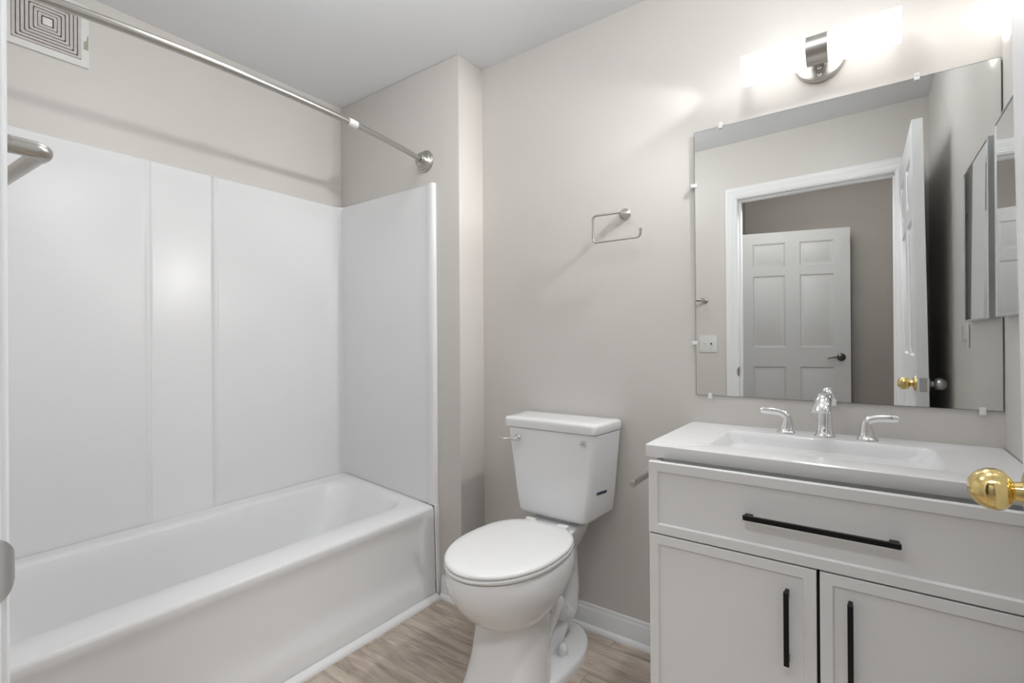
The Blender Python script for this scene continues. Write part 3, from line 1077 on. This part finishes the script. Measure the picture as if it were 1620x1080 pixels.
for cx, cz, dx, dz in ((-0.400, MZ1, 0, 1), (MX0, 1.704, -1, 0), (-0.440, MZ0, 0, -1), (0.250, MZ0, 0, -1), (MX0, 1.151, -1, 0), (-0.080, MZ0, 0, -1), (0.12, MZ1, 0, 1)):
    bm = BM()
    w = 0.0065
    if dz:
        add_box(bm, (cx - w, YW - 0.0125, min(cz - dz * 0.008, cz + dz * 0.012)), (cx + w, YW - 0.0090, max(cz - dz * 0.008, cz + dz * 0.012)), 0.001, 1)
        add_box(bm, (cx - w, YW - 0.0095, min(cz + dz * 0.0008, cz + dz * 0.012)), (cx + w, YW - 0.0005, max(cz + dz * 0.0008, cz + dz * 0.012)))
        add_lathe(bm, [(0, 0.0038), (0.0015, 0.0034), (0.0022, 0)], axis((cx, YW - 0.0125, cz + dz * 0.007), (0, -1, 0)), 12)
    else:
        add_box(bm, (min(cx - dx * 0.008, cx + dx * 0.012), YW - 0.0125, cz - w), (max(cx - dx * 0.008, cx + dx * 0.012), YW - 0.0090, cz + w), 0.001, 1)
        add_box(bm, (min(cx + dx * 0.0008, cx + dx * 0.012), YW - 0.0095, cz - w), (max(cx + dx * 0.0008, cx + dx * 0.012), YW - 0.0005, cz + w))
        add_lathe(bm, [(0, 0.0038), (0.0015, 0.0034), (0.0022, 0)], axis((cx + dx * 0.007, YW - 0.0125, cz), (0, -1, 0)), 12)
    o = obj('mounting_clip', bm, M['clip'], mir, 30)
mir.rotation_euler = (R(0.25), 0, 0)

# ------------------------------------------------------------------ medicine cabinet on the right wall
mc = thing('medicine_cabinet', 'mirrored medicine cabinet with a thin metal frame beside the wall mirror', 'cabinet', (0.280, 1.535, 1.215))
KX, KY0, KY1, KZ0, KZ1 = 0.268, 1.335, 1.737, 1.213, 1.705
bm = BM()
add_box(bm, (KX + 0.006, KY0 + 0.004, KZ0 + 0.004), (0.2875, KY1 - 0.004, KZ1 - 0.004))
obj('body', bm, M['plastic'], mc, 0)
bm = BM()
fwid = 0.009


def frame_ring(i, x):
    return [Vector((x, KY0 + i, KZ0 + i)), Vector((x, KY1 - i, KZ0 + i)), Vector((x, KY1 - i, KZ1 - i)), Vector((x, KY0 + i, KZ1 - i))]


loft(bm, [frame_ring(0, KX + 0.018), frame_ring(0, KX + 0.002), frame_ring(0.002, KX), frame_ring(fwid * 0.5, KX), frame_ring(fwid * 0.55, KX + 0.004)], False, False)
obj('frame', bm, M['alu'], mc, 20)
bm = BM()
add_box(bm, (KX + 0.002, KY0 + 0.003, KZ0 + 0.003), (KX + 0.0055, KY1 - 0.003, KZ1 - 0.003))
obj('mirror_door', bm, M['mirror'], mc, 0)

# small white bracket on the wall below the cabinet
hk = thing('hook_bracket', 'small white hook bracket on the wall below the medicine cabinet', 'hook', (0.288, 1.285, 1.17))
bm = BM()
xw = XR0 + (XR1 - XR0) * (1.285 - 0.12) / (YW - 0.12)
add_box(bm, (xw - 0.006, 1.276, 1.122), (xw - 0.0006, 1.298, 1.205), 0.002)
obj('back_plate', bm, M['plastic'], hk)
bm = BM()
add_tube(bm, fillet([(xw - 0.005, 1.287, 1.150), (xw - 0.020, 1.287, 1.145), (xw - 0.020, 1.287, 1.200)], 0.006, 4), 0.004, 10)
obj('prong', bm, M['plastic'], hk)

# ------------------------------------------------------------------ wall sconce
SCX, SCY, SCZ = -0.112, YW - 0.090, 2.0145
sc = thing('wall_sconce', 'lit two tube frosted glass sconce on a round nickel plate above the mirror', 'wall lamp', (-0.111, YW, 2.027))
bm = BM()
add_lathe(bm, [(0, 0.0675), (0.013, 0.0675), (0.0185, 0.065), (0.020, 0.062), (0.0205, 0.0)], axis((-0.111, YW - 0.0005, 2.022), (0, -1, 0)), 56)
obj('back_plate', bm, M['nickel'], sc)
bm = BM()
add_tube(bm, [(-0.139, SCY, SCZ), (-0.085, SCY, SCZ)], 0.0405, 40)
add_box(bm, (-0.128, SCY, SCZ - 0.020), (-0.096, YW - 0.018, SCZ + 0.030), 0.004)
obj('lamp_holder', bm, M['nickel'], sc)
for z in (1.978, 2.000):
    bm = BM()
    add_lathe(bm, [(0, 0.0055), (0.003, 0.0052), (0.006, 0.003), (0.0068, 0)], axis((-0.111, YW - 0.0205, z - 0.008), (0, -1, 0)), 16)
    obj('screw_cap', bm, M['chrome'], sc)
for s, xa, xb in ((-1, -0.138, -0.3125), (1, -0.086, 0.083)):
    bm = BM()
    r0, r1 = 0.0455, 0.0425
    prof = [(xa, 0.034), (xa + s * 0.003, 0.041), (xa + s * 0.010, r0), (xb, r0), (xb, r1), (xa + s * 0.012, r1), (xa + s * 0.006, 0.032)]
    rings = [[Vector((x, SCY + r * math.cos(2 * PI * k / 40), SCZ + r * math.sin(2 * PI * k / 40))) for k in range(40)] for x, r in prof]
    loft(bm, rings)
    obj('glass_shade', bm, M['shade'], sc, 40)
    bx = xa + s * 0.020
    bm = BM()
    add_lathe(bm, [(0, 0.013), (0.007, 0.013), (0.009, 0.010), (0.009, 0)], axis((xa - s * 0.002, SCY, SCZ), (s, 0, 0)), 20)
    obj('bulb_socket', bm, M['plastic'], sc)
    bulb_light('bulb_light', (xa + s * 0.020, SCY, SCZ), BULB_W)

# ------------------------------------------------------------------ open towel ring on the wall
tr = thing('towel_ring', 'open square brushed nickel towel ring on the wall above the toilet', 'towel ring', (-0.758, YW, 1.652))
py, px, pz = YW - 0.055, -0.752, 1.642
bm = BM()
add_lathe(bm, [(0, 0.0225), (0.003, 0.0225), (0.006, 0.020), (0.018, 0.0135), (0.036, 0.0085), (0.055, 0.0062), (0.0615, 0.0055), (0.063, 0)], axis((px, YW - 0.0005, pz + 0.006), (0, -1, -0.09)), 28)
obj('post', bm, M['nickel'], tr)
bm = BM()
pts = fillet([(px + 0.004, py, pz + 0.002), (-0.862, py, pz + 0.005), (-0.862, py, 1.5425), (-0.671, py, 1.5425), (-0.669, py, 1.574)], 0.014, 6)
add_tube(bm, pts, 0.0046, 14)
obj('ring_bar', bm, M['nickel'], tr)

# ------------------------------------------------------------------ toilet paper holder on the vanity side
tp = thing('paper_holder', 'brushed nickel toilet paper bar sticking out from the vanity side', 'toilet paper holder', (VX0, 1.44, 0.765))
bm = BM()
pts = fillet([(VX0 - 0.003, 1.452, 0.764), (-0.526, 1.452, 0.764), (-0.526, 1.298, 0.764)], 0.014, 6)
add_tube(bm, pts, 0.0085, 18)
add_lathe(bm, [(0, 0.0088), (0.002, 0.0105), (0.006, 0.0105), (0.007, 0.009), (0.007, 0)], axis((-0.526, 1.299, 0.764), (0, -1, 0)), 20)
obj('bar', bm, M['nickel'], tp, 40)
bm = BM()
add_lathe(bm, [(0, 0.024), (0.005, 0.024), (0.010, 0.018), (0.014, 0.010), (0.014, 0)], axis((VX0 + 0.0015, 1.452, 0.764), (-1, 0, 0)), 24)
obj('rosette', bm, M['nickel'], tp)

# ------------------------------------------------------------------ towel bar on the door wall
tb_ = thing('towel_bar', 'brushed nickel towel bar on the wall beside the doorway', 'towel bar', (-0.9, 0.08, 1.41))
TBZ = 1.417


def dwp(u, v, z):
    return DWM @ Vector((u, v, z))


u1 = (-0.889 - DW_O.x) / math.cos(DW_A)
u0 = u1 - 0.50
bm = BM()
add_tube(bm, [dwp(u1 - 0.020, 0.087, TBZ), dwp(u0 + 0.020, 0.087, TBZ)], 0.0098, 22)
obj('bar', bm, M['nickel'], tb_, 40)
for u, sg in ((u0, 1), (u1, -1)):
    bm = BM()
    add_tube(bm, fillet([dwp(u, 0.010, TBZ), dwp(u, 0.087, TBZ), dwp(u + sg * 0.0205, 0.087, TBZ)], 0.017, 8), 0.0112, 22)
    add_tube(bm, [dwp(u, 0.052, TBZ), dwp(u, 0.0535, TBZ)], 0.0117, 22)
    obj('post', bm, M['nickel'], tb_, 40)
for u in (u0, u1):
    bm = BM()
    add_lathe(bm, [(0, 0.0215), (0.004, 0.0215), (0.008, 0.019), (0.012, 0.0115), (0.012, 0)], axis(dwp(u, 0.0006, TBZ), DWM.to_3x3() @ Vector((0, 1, 0))), 28)
    obj('wall_flange', bm, M['nickel'], tb_)

# ------------------------------------------------------------------ light switch plate on the door wall
us = (-0.871 - DW_O.x) / math.cos(DW_A)
sw = thing('light_switch', 'white two gang switch plate beside the doorway seen in the mirror', 'light switch', tuple(dwp(us, 0, 1.122)))
bm = BM()
add_box(bm, (us - 0.058, 0.0006, 1.122 - 0.058), (us + 0.058, 0.007, 1.122 + 0.058), 0.003, 2, DWM)
obj('plate', bm, M['plastic'], sw)
bm = BM()
add_box(bm, (us - 0.029, 0.006, 1.108), (us - 0.016, 0.0076, 1.136), 0, 1, DWM)
add_box(bm, (us - 0.0265, 0.006, 1.122), (us - 0.0185, 0.016, 1.131), 0.002, 1, DWM)
obj('toggle', bm, M['plastic'], sw)
bm = BM()
add_lathe(bm, [(0, 0.006), (0.008, 0.005), (0.0085, 0)], axis(dwp(us + 0.022, 0.0065, 1.124), DWM.to_3x3() @ Vector((0, 1, 0))), 14)
obj('dimmer_stem', bm, M['dark'], sw)
for du, dz in ((-0.0225, 0.03), (-0.0225, -0.03), (0.0225, 0.03), (0.0225, -0.03)):
    bm = BM()
    add_lathe(bm, [(0, 0.003), (0.001, 0.0028), (0.0012, 0)], axis(dwp(us + du, 0.0068, 1.122 + dz), DWM.to_3x3() @ Vector((0, 1, 0))), 10)
    obj('screw', bm, M['steel'], sw)


# ------------------------------------------------------------------ six-panel doors
def panel_door(bm, W, H, T, mtx):
    st, mul = 0.112, 0.105
    xs = [0, st, (W - mul) / 2, (W + mul) / 2, W - st, W]
    zs = [0, 0.225, 0.905, 1.065, 1.660, 1.735, 1.930, H]
    tb = bmesh.new()
    cell = {(i, j) for i in (1, 3) for j in (1, 3, 5)}
    for side, y in ((1, 0.0), (-1, T)):
        for i in range(5):
            for j in range(7):
                x0, x1, z0, z1 = xs[i], xs[i + 1], zs[j], zs[j + 1]
                def ring(ins, d):
                    yy = y + side * d
                    return [Vector((x0 + ins, yy, z0 + ins)), Vector((x1 - ins, yy, z0 + ins)), Vector((x1 - ins, yy, z1 - ins)), Vector((x0 + ins, yy, z1 - ins))]
                if (i, j) in cell:
                    loft(tb, [ring(0, 0), ring(0.011, 0.0085), ring(0.020, 0.0085), ring(0.040, 0.0015)], False, True)
                else:
                    tb.faces.new([tb.verts.new(p) for p in ring(0, 0)])
    e = [(0, 0), (W, 0), (W, H), (0, H)]
    for k in range(4):
        (a, b), (c, d) = e[k], e[(k + 1) % 4]
        tb.faces.new([tb.verts.new(p) for p in ((a, 0, b), (c, 0, d), (c, T, d), (a, T, b))])
    bmesh.ops.remove_doubles(tb, verts=tb.verts[:], dist=1e-5)
    merge(bm, tb, mtx)
    bmesh.ops.remove_doubles(bm, verts=bm.verts[:], dist=1e-5)


# bathroom door, swung open along the right wall
DT = 0.036
hinge = Vector((0.1600, 0.148, 0.010))
edge_face = Vector((0.1675, 0.945, 0.010))
dd = (edge_face - hinge)
DWID = 0.797
ang = math.atan2(dd.y, dd.x)
bath_door = bpy.data.objects.new('door_1', None)
C.objects.link(bath_door)
bath_door['kind'] = 'structure'
bath_door['label'] = 'open white six panel bathroom door with a brass knob'
bath_door['category'] = 'door'
DM = Matrix.Translation(hinge) @ Matrix.Rotation(ang, 4, 'Z') @ Matrix.Scale(-1, 4, (0, 1, 0))  # local x along door, y from room face into the door
# lean of the sagging door: its top tips towards the room
LEAN = Matrix.Translation((0, 0, 1.30)) @ Matrix(((1, 0, -0.013, 0), (0, 1, 0, 0), (0, 0, 1, 0), (0, 0, 0, 1))) @ Matrix.Translation((0, 0, -1.30))
FM = LEAN @ DM
bm = BM()
panel_door(bm, DWID, 2.050, DT, FM)
leaf = obj('leaf', bm, M['doorpaint'], bath_door, 20)


def knob(bm, mtx, flip):
    pr = [(0, 0.0320), (0.003, 0.0320), (0.007, 0.0290), (0.010, 0.0220), (0.012, 0.0130), (0.0195, 0.0118), (0.0215, 0.0150), (0.0240, 0.0200), (0.0290, 0.0248), (0.0360, 0.0268),
          (0.0440, 0.0262), (0.0520, 0.0228), (0.0580, 0.0175), (0.0615, 0.0118), (0.0625, 0.0100), (0.0628, 0.0)]
    tb = bmesh.new()
    add_lathe(tb, pr, axis((0, 0, 0), (0, -1 if not flip else 1, 0)), 40)
    merge(bm, tb, mtx)


KA, KZ = DWID - 0.064, 0.953
bm = BM()
knob(bm, FM @ Matrix.Translation((KA, -0.0003, KZ)), False)
o = obj('door_knob', bm, M['brass'], bath_door, 40)
o['label'] = 'polished brass door knob'
bm = BM()
knob(bm, FM @ Matrix.Translation((KA, DT + 0.0003, KZ)), True)
o = obj('door_knob', bm, M['steel'], bath_door, 40)
o['label'] = 'silver door knob on the wall side'
bm = BM()
add_box(bm, (DWID - 0.002, DT / 2 - 0.0125, KZ - 0.029), (DWID + 0.0010, DT / 2 + 0.0125, KZ + 0.029), 0.0008, 1, FM)
lp = obj('latch_plate', bm, M['steel'], bath_door, 20)
bm = BM()
add_lathe(bm, [(0, 0.008), (0.007, 0.0075), (0.008, 0)], FM @ axis((DWID + 0.0005, DT / 2, KZ), (1, 0, 0)), 16)
obj('latch_bolt', bm, M['steel'], lp)
for z in (0.20, 1.02, 1.84):
    bm = BM()
    add_tube(bm, [FM @ Vector((-0.008, -0.004, z)), FM @ Vector((-0.008, -0.004, z + 0.09))], 0.006, 12)
    obj('hinge', bm, M['brass'], bath_door)

# hall door standing open, reflected in the mirror
hd = bpy.data.objects.new('door_2', None)
C.objects.link(hd)
hd['kind'] = 'structure'
hd['label'] = 'white six panel hall door with a dark lever handle, seen in the mirror'
hd['category'] = 'door'
ha, hb = Vector((-0.878, -0.945, 0.010)), Vector((-0.097, -1.172, 0.010))
hang = math.atan2((hb - ha).y, (hb - ha).x)
HM = Matrix.Translation(ha) @ Matrix.Rotation(hang, 4, 'Z') @ Matrix.Scale(-1, 4, (0, 1, 0))
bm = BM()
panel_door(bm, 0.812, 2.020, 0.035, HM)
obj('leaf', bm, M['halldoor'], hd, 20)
lv = 0.812 - 0.066
bm = BM()
tb = bmesh.new()
add_lathe(tb, [(0, 0.031), (0.004, 0.031), (0.009, 0.026), (0.014, 0.012), (0.045, 0.010), (0.047, 0)], axis((lv, -0.0004, 0.985), (0, -1, 0)), 28)
add_tube(tb, [(lv, -0.043, 0.985), (lv - 0.03, -0.047, 0.988), (lv - 0.07, -0.045, 0.984), (lv - 0.105, -0.043, 0.976)], [0.010, 0.008, 0.0065, 0.005], 14)
merge(bm, tb, HM)
o = obj('lever_handle', bm, M['bronze'], hd, 40)
o['label'] = 'dark nickel lever handle'
for z in (0.2, 1.0, 1.8):
    bm = BM()
    add_tube(bm, [HM @ Vector((-0.008, -0.003, z)), HM @ Vector((-0.008, -0.003, z + 0.09))], 0.006, 12)
    obj('hinge', bm, M['bronze'], hd)
